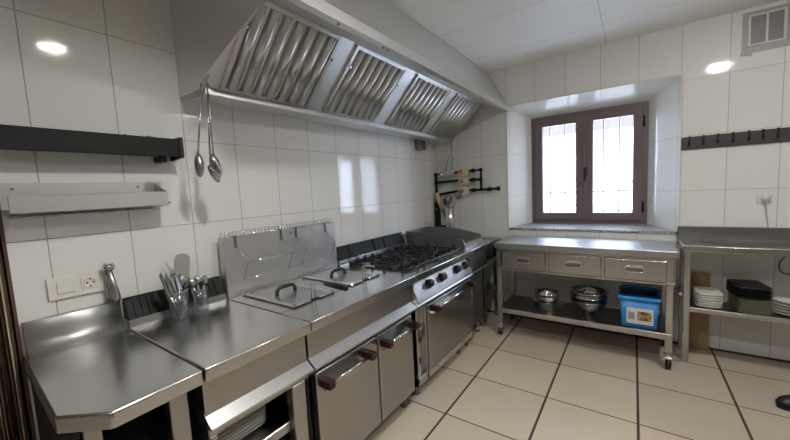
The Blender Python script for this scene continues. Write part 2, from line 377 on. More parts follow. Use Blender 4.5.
ang = math.atan2(2.066-1.768, .53-.225); FL = math.hypot(.305, .298)
for y0, y1 in ((-2.43, -1.935), (-1.82, -1.335), (-1.20, -.685), (-.56, -.05)):
    f = MB(); mk = f.mark()
    frame_t = .02
    f.box(0.005, FL-.005, y0, y0+frame_t, -.014, 0); f.box(.005, FL-.005, y1-frame_t, y1, -.014, 0)
    f.box(.005, .02, y0, y1, -.012, 0); f.box(FL-.02, FL-.005, y0, y1, -.012, 0)
    f.xf(mk, Matrix.Translation((.225, 0, 1.768)) @ Matrix.Rotation(-ang, 4, 'Y'))
    fo = f.build('baffle_filter', 'steel_filter', hood)
    bf = MB(); mk = bf.mark(); n = 7; pw = (y1-y0-2*frame_t)/n
    for k in range(n):
        yc = y0+frame_t+pw*(k+.5); hw = pw*.37; pts = []
        for q in range(9):
            a = PI*q/8; pts.append((yc-hw*math.cos(a), -.004-.022*math.sin(a)))
        pts += [(yc+hw, 0), (yc-hw, 0)]
        bf.rings([[(.02, u, v) for u, v in pts], [(FL-.02, u, v) for u, v in pts]], smooth=True)
    for fc in bf.bm.faces:
        if all(v.co.z > -.0045 for v in fc.verts) or len(fc.verts) > 4: fc.smooth = False
    bf.xf(mk, Matrix.Translation((.225, 0, 1.768)) @ Matrix.Rotation(-ang, 4, 'Y'))
    bf.build('baffle', 'steel_filter', fo)
    for yy in (y0+.014, y1-.014):
        lt = MB(); mk = lt.mark(); lt.cyl((FL*.72, yy, -.014), (FL*.72, yy, -.026), .007, n=10)
        lt.xf(mk, Matrix.Translation((.225, 0, 1.768)) @ Matrix.Rotation(-ang, 4, 'Y'))
        lt.build('latch', 'chrome', fo)
for y in (-1.9, -1.86, -1.28, -1.24, -.63, -.59, -2.2):
    MB().cyl((.757, y, 1.963), (.757, y, 1.958), .006, n=10).build('rivet', 'steel_dark', hood)

# gas sensor box below the hood end
gs = thing('sensor_box', 'small grey metal box on the tiles under the far end of the hood', 'box', (.001, -.34, 1.65))
MB().box(.001, .05, -.41, -.32, 1.65, 1.757, .004).build('housing', 'steel_dark', gs)
MB().box(.001, .06, -.315, -.27, 1.655, 1.757, .004).build('cover', 'steel_bright', gs)

# skimmers hung from the near end of the hood gutter
def hung_utensil(name, label, x, y0, y1, ztop, zb, w, l, mat, rivet=False, tilt=0.):
    t = thing(name, label, 'utensil', (x, y0, zb-l))
    MB().tube([(x, y0, ztop-.03), (x, y0+(y1-y0)*.5, (ztop+zb)/2), (x+.002, y1, zb)], [.0035, .003, .0045], 8).build('handle', 'steel', t)
    MB().tube([(x, y0, ztop-.03), (x-.006, y0, ztop), (x+.002, y0, ztop+.014), (x+.011, y0, ztop)], .0025, 6).build('hook', 'steel', t)
    bl = MB(); mk = bl.mark()
    bl.lathe((0, 0, 0), [(.001, .016), (.45, .012), (.85, .004), (1., -.004), (.98, -.006), (.8, .0), (.4, .008), (.001, .012)], 24)
    bl.xf(mk, Matrix.Translation((x+.008, y1+tilt*.02, zb-l*.45)) @ Matrix.Rotation(tilt, 4, 'X') @ Matrix.Rotation(PI/2, 4, 'Y') @ Matrix.Diagonal((l/2, w/2, 1, 1)))
    bl.build('blade', mat, t)
    return t
hung_utensil('serving_spoon', 'long steel spoon hanging furthest left from the hood gutter', .219, -2.498, -2.541, 1.768, 1.475, .038, .1, 'steel_door')
hung_utensil('spatula', 'slim steel turner hanging behind the perforated skimmer at the hood', .226, -2.478, -2.497, 1.768, 1.43, .03, .085, 'steel', tilt=.5)
hung_utensil('skimmer', 'perforated steel skimmer hanging furthest right from the hood gutter', .238, -2.482, -2.486, 1.768, 1.475, .045, .105, 'perf', tilt=.28)

# ------------------------------------------------------------------ left wall fittings
sh = thing('wall_rail', 'long black metal shelf rail high on the left tiled wall', 'shelf', (0, -2.85, 1.47))
MB().prism([(.003, 1.485), (.10, 1.476), (.105, 1.478), (.105, 1.547), (.1, 1.553), (.09, 1.545), (.003, 1.52)], 'y', -3.098, -2.562).build('channel', 'black_metal', sh)
MB().prism([(.003, 1.465), (.112, 1.472), (.112, 1.56), (.06, 1.56), (.003, 1.535)], 'y', -2.562, -2.548).build('end_plate', 'black', sh)
MB().box(.003, .07, -2.63, -2.6, 1.455, 1.477, .004).build('bracket', 'black', sh)
MB().cyl((.06, -2.74, 1.53), (.06, -2.74, 1.562), .004, n=8).tube([(.075, -2.70, 1.545), (.06, -2.66, 1.562), (.07, -2.6, 1.548)], .003, 6).build('wire_clip', 'steel_dark', sh)
ty = thing('wall_tray', 'steel gutter tray on the left wall below the black rail', 'tray', (0, -2.86, 1.25))
MB().box(.002, .006, -3.09, -2.615, 1.262, 1.372).build('back_plate', 'steel_satin', ty)
MB().box(.006, .118, -3.09, -2.625, 1.276, 1.281).build('tray_floor', 'steel_dark', ty)
MB().box(.118, .123, -3.085, -2.637, 1.268, 1.326, .001).build('front_plate', 'steel_satin', ty)
MB().prism([(.006, 1.276), (.118, 1.276), (.118, 1.325), (.006, 1.368)], 'y', -2.64, -2.636).build('end_plate', 'steel', ty)
for yy in (-2.70, -3.06): MB().cyl((.006, yy, 1.352), (.009, yy, 1.352), .005, n=10).build('screw', 'steel_dark', ty)
MB().box(.002, .05, -3.08, -2.64, 1.250, 1.256).build('lower_lip', 'steel_bright', ty)

sp = thing('switch_plate', 'double ivory wall plate with a rocker switch and a socket above the corner worktop', 'switch', (0, -2.93, .94))
MB().box(0.001, .012, -3.012, -2.848, .942, 1.025, .003, 2).build('plate', 'white_plastic', sp)
MB().box(.012, .018, -2.988, -2.937, .962, 1.008, .002).build('rocker', 'white_plastic', sp)
MB().box(.012, .015, -2.92, -2.868, .962, 1.008, .001).build('socket_square', 'white_plastic', sp)
rr = MB(); mk = rr.mark(); rr.lathe((0, 0, 0), [(.021, 0), (.021, .004), (.018, .004), (.017, .001), (.002, .001)], 24); rr.xf(mk, Matrix.Translation((.0145, -2.894, .986)) @ Matrix.Rotation(PI/2, 4, 'Y')); so = rr.build('socket_ring', 'white_plastic', sp)
for dy, dz in ((-.009, 0), (.009, 0), (0, .014), (0, -.014)): MB().cyl((.015, -2.894+dy, .986+dz), (.0178, -2.894+dy, .986+dz), .0032, n=10).build('socket_hole', 'socket_dark', so)

# ------------------------------------------------------------------ doorway bead curtain (nobody could count it)
bc = MB()
y = -3.1085; k = 0
while y > -3.62:
    x = .010+.008*math.sin(k*1.7); dy = random.uniform(-.0015, .0015)
    zz = 2.06; pts = []
    while zz > .04:
        pts.append((x+.004*math.sin(zz*9+k), y+dy*(2.06-zz), zz)); zz -= .09
    bc.tube(pts, .0034, 5); y -= .0085; k += 1
cur = bc.build('bead_curtain', 'bead'); cur['kind'] = 'stuff'; tag(cur, 'brown and beige string curtain hanging in the left doorway', 'curtain')

# ------------------------------------------------------------------ cooking line: corner worktop
ZW = .78; XF = .70
def rim_top(mb, pts, t=.045): mb.prism(pts, 'z', ZW-t, ZW)
pt = thing('prep_table', 'steel corner worktop with a cut-off front corner by the bead curtain', 'table', (.35, -2.95, 0))
MB().prism([(.03, -3.098), (.603, -3.115), (.706, -3.033), (.697, -2.813), (.03, -2.813)], 'z', ZW-.045, ZW, .006).build('tabletop', 'steel_top', pt)
us = MB(); up_ = [(.003, ZW-.04), (.075, ZW-.04), (.075, ZW+.0006)]+[(.075-.047*math.sin(a), ZW+.0006+.047*(1-math.cos(a))) for a in (PI/16*q for q in range(1, 8))]+[(.026, ZW+.06), (.023, ZW+.106), (.019, ZW+.109), (.003, ZW+.109)]
us.rings([[(u, y_, v) for u, v in up_] for y_ in (-3.085, -2.813)])
for f in us.bm.faces: f.smooth = len(f.verts) == 4
us.build('upstand', 'steel_satin', pt)
MB().box(.02, .6, -3.085, -3.075, .02, ZW-.045).box(.02, .03, -3.075, -2.84, .02, ZW-.045).build('black_sheet', 'black_matte', pt)  # matte black sheets closing the space under the tabletop
MB().box(.6, .64, -2.888, -2.838, 0, ZW-.045, .003).build('leg', 'steel_door', pt); MB().box(.56, .60, -3.07, -3.03, 0, ZW-.045, .003).build('leg', 'steel_door', pt)
MB().box(.03, .59, -3.075, -2.84, .42, .44).build('lower_shelf', 'steel_dark', pt)
for i in range(4):
    c = (.36, -2.955, .44+i*.028)
    o = MB().rrect(c, .44, .2, [(.03, 0), (.006, .016), (0, .022), (0, .026), (.01, .026), (.034, .004)], .05).build('oven_tray', 'grey_steel_pan')
    tag(o, 'rounded steel tray under the corner worktop, %s of its stack' % nth(i, 4), 'tray', 'trays under the corner worktop')

# upright steel tool on the worktop corner
mt = thing('tenderizer', 'chrome tool with a round studded head standing on the worktop upstand beside the socket', 'utensil', (.026, -2.824, ZW+.109))
MB().tube([(.026, -2.824, ZW+.109), (.028, -2.824, ZW+.125), (.040, -2.838, 1.03)], [.010, .016, .007], 14).build('handle', 'steel_door', mt)
MB().tube([(.018, -2.850, ZW+.110), (.03, -2.847, 1.03)], [.006, .005], 8).build('dark_bar', 'steel_dark', mt)  # thin dark bar left of the handle
hd = MB(); hd.lathe((.04, -2.840, 1.025), [(.005, -.004), (.019, .0), (.022, .01), (.02, .02), (.005, .026)], 20)
for k in range(10): a = 2*PI*k/10; hd.cyl((.04+.013*math.cos(a), -2.840+.013*math.sin(a), 1.044), (.04+.013*math.cos(a), -2.840+.013*math.sin(a), 1.054), .004, .001, 8)
hd.build('head', 'steel_bright', mt)

# ---- open plate unit
def feet(root, mat, pts, r=.02, z=.11):
    for x, y in pts: MB().cyl((x, y, 0), (x, y, z), r*.9, r, 14).build('foot', mat, root)
def flue(parent, y0, y1, slots, z0=.815, z1=.889):
    MB().prism([(.003, ZW-.02), (.075, ZW-.02), (.075, ZW), (.07, ZW+.03), (.003, ZW+.03)], 'y', y0, y1).build('flue_base', 'steel', parent)
    v = MB(); v.prism([(.003, ZW+.03), (.066, ZW+.03), (.03, z1), (.003, z1)], 'y', y0+.004, y1-.004)
    for k in range(slots):
        yy = y0+.02+(y1-y0-.04)*(k+.5)/slots; w2 = (y1-y0)/slots*.2
        v.prism([(.06, ZW+.034), (.072, ZW+.034), (.036, z1+.001), (.026, z1+.001)], 'y', yy-w2, yy+w2)
    v.prism([(.022, z1-.004), (.036, z1-.004), (.034, z1+.006), (.02, z1+.006)], 'y', y0+.004, y1-.004)
    v.build('flue_grate', 'black_metal', parent)
def drip_ledge(parent, y0, y1, xo=0.):
    MB().prism([(.60, .620), (.650+xo, .620), (.697+xo, .585), (.697+xo, .577), (.60, .577)], 'y', y0, y1).build('drip_ledge', 'steel_ledge', parent)

U0, U1 = -2.808, -2.402
nu = thing('plate_cabinet', 'open steel base unit holding plates, between the corner worktop and the fryer', 'cabinet', (.35, -2.6, 0))
MB().box(.06, XF, U0, U1, ZW-.045, ZW, .006, 2).build('worktop', 'steel_top', nu)
flue(nu, U0+.004, U1-.004, 14)
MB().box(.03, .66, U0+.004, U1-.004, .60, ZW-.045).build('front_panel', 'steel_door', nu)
drip_ledge(nu, U0+.002, U1-.002)
fr = MB(); fr.box(.63, .672, U0+.004, U1-.004, .545, .572, .003); fr.box(.63, .672, U0+.004, U0+.03, .10, .546, .003); fr.box(.63, .672, -2.492, -2.43, .10, .546, .003); fr.box(.63, .672, U0+.03, -2.492, .10, .15, .003)
fr.build('front_frame', 'steel_door', nu)
MB().box(.05, .64, U0+.006, U0+.014, .11, .58).box(.05, .66, U1-.014, U1-.006, .11, .58).box(.04, .05, U0+.006, U1-.006, .11, .58).build('black_sheet', 'black_matte', nu)  # matte black sheets on the sides and back of the unit
MB().box(.05, .60, U0+.016, U1-.016, .375, .385).box(.6, .645, U0+.03, -2.492, .36, .4, .003).build('shelf', 'steel_door', nu)
feet(nu, 'steel_dark', ((.62, U0+.05), (.62, U1-.06), (.12, U0+.05), (.12, U1-.06)))
for i in range(6):
    c = (.44, -2.645, .386+i*.0135)
    o = MB().rrect(c, .26, .24, [(.055, 0), (.01, .012), (0, .017), (0, .02), (.006, .02), (.05, .006)], .05).build('square_plate', 'porcelain')
    tag(o, 'white square plate in the open base unit, %s of the stack' % nth(i, 6), 'plate', 'plates in the open base unit')
o = MB().lathe((.44, -2.645, .4735), [(.085, 0), (.11, .01), (.124, .04), (.128, .052), (.121, .052), (.1, .014), (.01, .01)], 32).build('bowl', 'grey_dish')
tag(o, 'dark grey bowl sitting on the stacked square plates in the base unit', 'bowl')

# cutlery holder and jar on that unit
cb = thing('cutlery_cup', 'clear ribbed cup crammed with knives and spoons in front of the black grate', 'cup', (.125, -2.64, ZW))
MB().lathe((.125, -2.64, ZW), [(.034, 0), (.036, .003), (.043, .115), (.041, .115), (.034, .006), (.002, .005)], 20).build('cup', 'glass', cb)
MB().lathe((.125, -2.64, ZW+.113), [(.042, 0), (.044, .001), (.044, .004), (.042, .005), (.0415, .002)], 20, close=True).build('rim', 'steel_bright', cb)
def table_knife(name, label, b0, b1, ln, mat_h='steel_bright', wide=.010):
    p0, p1 = Vector(b0), Vector(b1); d = (p1-p0).normalized()
    t = thing(name, label, 'knife', tuple(p0), 'knives in the cutlery cup')
    MB().tube([p0, p0+d*ln*.42], [.005, .0065], 8).build('handle', mat_h, t)
    q = d.to_track_quat('Z', 'Y').to_matrix().to_4x4(); bl = MB(); mk = bl.mark()
    bl.rings([[(-.0008, -.006, 0), (.0008, -.006, 0), (.0008, .007, 0), (-.0008, .007, 0)], [(-.0008, -wide, ln*.2), (.0008, -wide, ln*.2), (.0006, wide*.9, ln*.25), (-.0006, wide*.9, ln*.25)], [(-.0008, -wide*.9, ln*.5), (.0008, -wide*.9, ln*.5), (.0004, wide*.3, ln*.55), (-.0004, wide*.3, ln*.55)]], smooth=False)
    bl.xf(mk, Matrix.Translation(p0+d*ln*.42) @ q); bl.build('blade', 'steel', t); return t
KN = ['leaning furthest left out of the cutlery cup', 'second from the left in the cutlery cup', 'third from the left in the cutlery cup', 'in the middle of the cutlery cup']
for i in range(4):
    table_knife('table_knife', 'steel knife ' + KN[i], (.145, -2.65+.011*i, ZW+.01), (.155, -2.69+.016*i, ZW+.15), .22-.008*i)
def spoon(name, label, p0, p1, bw, bl_, cat='spoon', group=None, mat='steel', flat=False, face=(.9, -.45, 0)):
    p0, p1 = Vector(p0), Vector(p1); d = (p1-p0).normalized()
    t = thing(name, label, cat, tuple(p0), group)
    MB().tube([p0, p0.lerp(p1, .6), p1], [.0045, .0032, .0035], 8).build('handle', mat, t)
    n_ = Vector(face); n_ = (n_-d*n_.dot(d)).normalized(); q = Matrix((n_.cross(d), n_, d)).transposed().to_4x4(); m_ = MB(); mk = m_.mark()
    pr = [(.001, .003), (.6, .002), (1, 0), (.98, -.0015), (.6, .0), (.001, .001)] if flat else [(.001, .012), (.55, .009), (.9, .003), (1, 0), (.96, -.001), (.85, .001), (.5, .007), (.001, .01)]
    m_.lathe((0, 0, 0), pr, 18)
    m_.xf(mk, Matrix.Translation(p1+d*bl_*.46) @ q @ Matrix.Rotation(-PI/2, 4, 'X') @ Matrix.Diagonal((bw/2, bl_/2, 1, 1)))
    m_.build('bowl', mat, t); return t
SP = 'spoons in the cutlery cup'
sv = thing('spatula', 'broad flat steel spatula rising highest from the cutlery cup', 'utensil', (.11, -2.63, ZW+.01))
MB().tube([(.11, -2.63, ZW+.01), (.09, -2.605, ZW+.16)], .0045, 8).build('handle', 'steel_dark', sv)
bl = MB(); mk = bl.mark(); bl.rrect((0, 0, 0), .062, .125, [(.001, 0), (0, .0008), (.001, .0016)], .026)
d_ = Vector((-.06, .10, .6)).normalized(); n_ = Vector((.9, -.35, .1)); n_ = (n_-d_*n_.dot(d_)).normalized()
bl.xf(mk, Matrix.Translation((.082, -2.594, ZW+.205)) @ Matrix((d_.cross(n_), d_, n_)).transposed().to_4x4()); bl.build('blade', 'steel_satin', sv)
for i, (dy, top, l) in enumerate(((-.012, .125, 'tablespoon in the cutlery cup, behind the knives on the left'), (.006, .14, 'tablespoon in the middle of the cutlery cup'), (.02, .13, 'tablespoon in the cutlery cup, second from the right'), (.03, .12, 'tablespoon leaning furthest right out of the cutlery cup'))):
    spoon('table_spoon', 'steel ' + l, (.125, -2.645+dy*.5, ZW+.01), (.10, -2.645+dy*1.6, ZW+top), .032, .052, group=SP, mat='steel_dark' if i % 2 else 'steel_door')
jr = thing('glass_jar', 'clear glass holding a few spoons beside the cutlery cup', 'glass', (.115, -2.545, ZW))
MB().lathe((.115, -2.545, ZW), [(.03, 0), (.032, .002), (.034, .1), (.032, .1), (.029, .008), (.002, .007)], 20).build('jar', 'glass', jr)
for i, (dy, l) in enumerate(((-.012, 'left'), (.0, 'middle'), (.016, 'right'))):
    spoon('tea_spoon', 'steel spoon standing in the glass, %s of three' % ('leftmost' if i == 0 else 'in the middle' if i == 1 else 'rightmost'), (.115, -2.545+dy*.4, ZW+.012), (.105, -2.545+dy*1.7, ZW+.11+.008*(i == 1)), .03, .044, group='spoons in the glass')

# ------------------------------------------------------------------ fryer
F0, F1 = -2.398, -1.614
fy = thing('fryer', 'stainless double deep fryer unit with two doors and a tall back plate', 'fryer', (.35, -2.0, 0))
WX0, WX1 = .105, .50; W = ((-2.325, -2.085), (-1.945, -1.715))
t = MB()
t.box(.06, WX0, F0, F1, ZW-.045, ZW); t.box(WX1, XF, F0, F1, ZW-.045, ZW, .006, 2)
for a, c in ((F0, W[0][0]), (W[0][1], W[1][0]), (W[1][1], F1)): t.box(WX0, WX1, a, c, ZW-.045, ZW)
t.build('worktop', 'steel_top', fy)
for a, c in W:
    wl = MB(); wl.box(WX0-.006, WX0, a-.006, c+.006, .60, ZW-.002); wl.box(WX1, WX1+.006, a-.006, c+.006, .60, ZW-.002); wl.box(WX0, WX1, a-.006, a, .6, ZW-.002); wl.box(WX0, WX1, c, c+.006, .6, ZW-.002); wl.box(WX0-.006, WX1+.006, a-.006, c+.006, .594, .6)
    wl.build('oil_well', 'steel', fy)
MB().box(.60, .66, F0+.004, F1-.004, .60, ZW-.045).build('front_panel', 'steel_door', fy)
drip_ledge(fy, F0+.002, F1-.002, .003)
MB().box(.03, .64, F0+.004, F0+.012, .1, .59).box(.03, .64, F1-.012, F1-.004, .1, .59).box(.03, .64, F0+.012, F1-.012, .1, .11).box(.03, .04, F0+.012, F1-.012, .11, .59).box(.6, .668, F0+.004, F1-.004, .548, .578).build('carcass', 'steel_door', fy)
feet(fy, 'steel_dark', ((.63, F0+.06), (.63, F1-.05), (.63, -2.0+.3), (.12, F0+.06), (.12, F1-.05)), .022, .1)
def bar_handle(door, x, y0, y1, z):
    hb = MB(); hb.tube([(x+.05, y0+.01, z), (x+.05, y1-.01, z)], .008, 12)
    hb.prism([(x+.012, z-.045), (x+.016, z-.045), (x+.052, z-.006), (x+.05, z)], 'y', y0+.02, y1-.02)
    hb.box(x, x+.014, y0+.005, y1-.005, z-.05, z-.042, .002)
    hd_ = hb.build('handle', 'steel_bright', door, label='polished bar handle with maroon ends')
    for yy in (y0, y1):
        MB().box(x, x+.066, yy-.018, yy+.018, z-.02, z+.016, .006, 2).build('handle_end', 'maroon', hd_, label='maroon handle end')
for a, c, h0, h1 in ((-2.392, -1.988, -2.362, -2.09), (-1.982, -1.66, -1.955, -1.69)):
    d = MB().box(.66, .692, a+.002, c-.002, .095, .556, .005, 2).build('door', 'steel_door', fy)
    bar_handle(d, .692, h0, h1, .515)
# tall back plate with wire comb
bp_ = MB(); bp_.box(.045, .078, F0+.001, F1-.012, ZW, 1.085, .003)
bp_.box(.03, .046, F0+.001, F0+.01, ZW, 1.085)
bp = bp_.build('back_plate', 'steel_satin', fy)
cm = MB(); n = 36
for k in range(n):
    yy = F0+.004+(F1-F0-.04)*k/(n-1)
    cm.tube([(.05, yy, 1.082), (.05, yy, 1.106), (.056, yy, 1.114), (.068, yy, 1.112), (.078, yy, 1.098)], .0018, 5)
cm.tube([(.05, F0, 1.089), (.05, F1-.03, 1.089)], .002, 5)
cm.build('wire_comb', 'chrome', bp)
MB().cyl((.078, -1.995, 1.062), (.081, -1.995, 1.062), .005, n=10).build('rivet', 'steel_bright', bp)
# hanging wire frames
def hang_frame(y0, y1, label):
    t = thing('basket_hanger', label, 'hanger', (.1, (y0+y1)/2, .863), 'wire basket hangers on the fryer back plate')
    for yy in (y0, y1):
        MB().box(.0785, .083, yy-.006, yy+.006, 1.03, 1.087).box(.06, .083, yy-.006, yy+.006, 1.0865, 1.0905).build('strap', 'steel_dark', t)
        MB().tube([(.083, yy, 1.032), (.112, yy+.018, .99), (.132, yy+.03, .955), (.11, yy+.01, .865)], .0032, 7).build('wire_arm', 'chrome', t)
    MB().tube([(.132, y0+.03, .955), (.132, y1+.03, .955)], .0028, 7).build('crossbar', 'chrome', t)
    MB().tube([(.11, y0+.01, .865), (.11, y1+.01, .865)], .003, 7).build('crossbar', 'chrome', t)
hang_frame(-2.335, -2.06, 'bent wire basket hanger on the left half of the fryer back plate')
hang_frame(-1.955, -1.72, 'bent wire basket hanger on the right half of the fryer back plate')
# lids
def lid(a, c):
    l = MB(); l.box(WX0-.004, WX1-.018, a+.012, c-.012, ZW+.001, ZW+.005)
    r_ = MB()
    for yy in (a-.008, c-.012): r_.box(WX0-.012, WX1+.008, yy, yy+.02, ZW+.001, ZW+.011, .004)
    r_.box(WX0-.012, WX0+.008, a-.006, c+.006, ZW+.001, ZW+.014, .004)
    cy = (a+c)/2
    r_.box(WX1-.02, WX1+.008, a-.006, cy-.026, ZW+.001, ZW+.011, .004); r_.box(WX1-.02, WX1+.008, cy+.026, c+.006, ZW+.001, ZW+.011, .004)
    t = l.build('lid', 'steel_table', fy); r_.build('lid_rim', 'steel_bright', t, label='bright raised rim of the lid')
    MB().box(WX1-.024, WX1+.004, cy-.025, cy+.025, ZW+.0015, ZW+.0045).build('handle_slot', 'black_matte', t)
    MB().tube([(.285, cy-.055, ZW+.004), (.285, cy-.055, ZW+.022), (.285, cy-.046, ZW+.037), (.285, cy-.025, ZW+.042), (.285, cy+.025, ZW+.042), (.285, cy+.046, ZW+.037), (.285, cy+.055, ZW+.022), (.285, cy+.055, ZW+.004)], .0095, 10).build('lid_handle', 'black', t, label='black lid handle')
    return t
lid(*W[0]); lid(*W[1])
def basket(a, c, yh, label):
    t = thing('fryer_basket', label, 'basket', (.3, (a+c)/2, .62), 'fry baskets in the wells')
    b_ = MB(); x0, x1, y0, y1 = WX0+.03, WX1-.03, a+.03, c-.03
    for z in (.64, .69, .75): b_.tube([(x0, y0, z), (x1, y0, z), (x1, y1, z), (x0, y1, z)], .002, 5, close=True)
    for k in range(10):
        xx = x0+(x1-x0)*k/9; b_.tube([(xx, y0, .75), (xx, y0, .64), (xx, y1, .64), (xx, y1, .75)], .0015, 5)
    b_.build('wire_basket', 'chrome', t)
    h_ = MB()
    for dy in (-.011, .011):
        h_.tube([(WX1-.035, yh+dy, .75), (.485, yh+dy, .76), (.487, yh+dy, .858), (.495, yh+dy*.9, .866), (.585, yh+dy*.5, .867)], .0024, 6)
    h_.build('handle_wire', 'chrome', t)
    MB().tube([(.572, yh, .868), (.58, yh, .868), (.70, yh, .862), (.712, yh, .861)], [.009, .0125, .0135, .01], 12).build('grip', 'black', t)
basket(*W[0], -2.2, 'fry basket in the left well, its black grip reaching over the fryer front'); basket(*W[1], -1.825, 'fry basket in the right well, its black grip pointing at the aisle beside the burners')

# ------------------------------------------------------------------ range
R0, R1 = -1.610, -.752
rg = thing('gas_range', 'four burner gas range with black knobs over a steel oven', 'stove', (.35, -1.18, 0))
t = MB(); t.box(.06, .115, R0, R1, ZW-.045, ZW); t.box(.625, XF, R0, R1, ZW-.045, ZW, .006, 2); t.box(.115, .625, R0, R0+.04, ZW-.045, ZW); t.box(.115, .625, R1-.03, R1, ZW-.045, ZW)
t.build('worktop', 'steel_top', rg)
MB().box(.115, .625, R0+.04, R1-.03, ZW-.042, ZW-.032).build('spill_pan', 'steel_dark', rg)
flue(rg, R0+.01, -1.19, 1, z1=.895); flue(rg, -1.18, R1-.005, 1, z1=.895)
for bx in (.25, .49):
    for by in (-1.39, -.975):
        q = MB().lathe((bx, by, ZW-.032), [(.055, 0), (.05, .012), (.035, .014), (.035, .022), (.002, .022)], 24).build('burner', 'steel_bright', rg)
        MB().lathe((bx, by, ZW-.011), [(.036, 0), (.042, .004), (.042, .011), (.03, .015), (.002, .016)], 24).build('burner_cap', 'iron', q)
# cast iron grates, one over each pair of burners
def grate(y0, y1, label):
    x0, x1 = .125, .615; cy = (y0+y1)/2; z = ZW+.012
    t = thing('pan_support', label, 'grate', ((x0+x1)/2, cy, ZW-.032), 'cast iron pan supports on the range')
    b_ = MB()
    for yy in (y0, y1-.014): b_.box(x0, x1, yy, yy+.014, z-.012, z+.004, .003)
    for xx in (x0, (x0+x1)/2-.007, x1-.014): b_.box(xx, xx+.014, y0+.013, y1-.013, z-.012, z+.004, .003)
    b_.build('frame', 'iron', t)
    fg = MB()
    for bx in (.25, .49):
        for k in range(8):
            a = PI/4*k+PI/8; ca, sa = math.cos(a), math.sin(a); L = min(.112/max(abs(ca), 1e-3), (y1-y0)/2*.95/max(abs(sa), 1e-3))
            mk = fg.mark(); fg.box(.036, L, -.006, .006, -.004, .012, .002); fg.box(L-.02, L, -.007, .007, .004, .03, .003)
            fg.xf(mk, Matrix.Translation((bx, cy, z)) @ Matrix.Rotation(a, 4, 'Z'))
    fg.build('finger', 'iron', t)
    for xx in (x0+.007, x1-.007):
        for yy in (y0+.007, y1-.007): MB().cyl((xx, yy, ZW-.032), (xx, yy, z-.008), .008, n=8).build('leg', 'iron', t)
grate(R0+.045, -1.187, 'black cast iron pan support over the two burners nearest the fryer'); grate(-1.18, R1-.035, 'black cast iron pan support over the two burners nearest the griddle')
MB().prism([(.58, .60), (.697, .60), (.626, .735), (.58, .735)], 'y', R0+.03, R1-.002).build('control_panel', 'steel_table', rg)
MB().box(.58, .66, R0+.003, R0+.03, .60, .735).build('end_panel', 'steel_door', rg)
for i, yy in enumerate((-1.405, -1.225, -.985, -.83)):
    kn = MB(); mk = kn.mark(); kn.lathe((0, 0, 0), [(.030, 0), (.031, .006), (.026, .012), (.024, .034), (.021, .038), (.002, .038)], 22); kn.box(-.005, .005, -.022, .022, .036, .043, .002)
    T = Matrix.Translation((.660, yy, .668)) @ Matrix.Rotation(PI/2-.484, 4, 'Y') @ Matrix.Rotation(.3*i, 4, 'Z'); kn.xf(mk, T)
    ko = kn.build('knob', 'black', rg)
    if i == 1:
        rn = MB(); mk = rn.mark(); rn.lathe((0, 0, .030), [(.0262, 0), (.027, .003), (.025, .009), (.022, .0095), (.021, .004)], 22, close=True); rn.xf(mk, T); rn.build('knob_ring', 'ring', ko, label='worn reddish ring on the second knob')
drip_ledge(rg, R0+.002, R1-.001, .003)
# oven front
MB().box(.02, .64, R0+.004, R0+.012, .07, .6).box(.02, .64, R1-.012, R1-.004, .07, .6).box(.02, .64, R0+.012, R1-.012, .07, .08).box(.02, .03, R0+.012, R1-.012, .08, .6).box(.6, .665, R0+.004, R1-.004, .545, .58).build('carcass', 'steel_door', rg)
for a, c in ((R0+.006, -1.484), (-.772, R1-.004)):
    st = MB(); st.box(.63, .684, a, a+.014, .075, .56, .003); st.box(.63, .684, c-.014, c, .075, .56, .003) if c-a > .06 else None; st.box(.63, .66, a, c, .075, .56); st.box(.63, .684, a, c, .075, .13, .003)
    so = st.build('hinge_post', 'steel', rg)
    if c-a > .06: MB().cyl((.667, (a+c)/2, .34), (.667, (a+c)/2, .44), .012, n=10).box(.66, .69, (a+c)/2-.012, (a+c)/2+.018, .36, .385).cyl((.667, (a+c)/2, .2), (.667, (a+c)/2, .25), .009, n=10).build('hinge', 'steel_dark', so)
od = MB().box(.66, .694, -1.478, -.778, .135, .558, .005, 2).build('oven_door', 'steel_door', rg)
bar_handle(od, .694, -1.445, -.86, .535)
MB().box(.64, .688, -1.478, -.778, .075, .13, .004).build('lower_rail', 'steel_bright', rg)
feet(rg, 'steel_dark', ((.632, R0+.05), (.632, -.79), (.632, -.95), (.12, R0+.05), (.12, R1-.05)), .022, .08)

# ------------------------------------------------------------------ griddle
G0, G1 = -.748, -.405
gd = thing('griddle_cabinet', 'narrow steel base unit coloured dark for shade, under the griddle next to the oven', 'cabinet', (.35, -.56, 0))
gr_ = thing('griddle', 'flat steel griddle with raised splash guards beside the burners', 'griddle', (.33, -.51, ZW))
MB().box(.06, XF, G0, G1, ZW-.045, ZW, .006, 2).build('worktop', 'steel_top', gd)
gp = MB(); gp.box(.07, .60, -.70, -.32, ZW, ZW+.028); gp.prism([(.598, ZW), (.622, ZW), (.612, ZW+.036), (.598, ZW+.036)], 'y', -.706, -.314)
gp.build('cooking_plate', 'steel', gr_)
gg = [(.055, ZW), (.612, ZW), (.612, ZW+.04), (.6, ZW+.066), (.36, ZW+.112), (.05, ZW+.122)]
for a in (-.712, -.318): MB().prism(gg, 'y', a, a+.006).build('side_guard', 'steel_plate', gr_)
MB().box(.05, .056, -.706, -.318, ZW, ZW+.122).build('back_guard', 'steel_plate', gr_)
MB().prism([(.60, .60), (.694, .60), (.648, .735), (.60, .735)], 'y', G0+.002, G1-.002).build('front_panel', 'steel_dark', gd)  # this unit's shade is put into its dark steel
MB().prism([(.60, .618), (.652, .618), (.70, .590), (.70, .580), (.60, .580)], 'y', G0+.001, G1-.002).build('drip_ledge', 'steel_dark', gd)
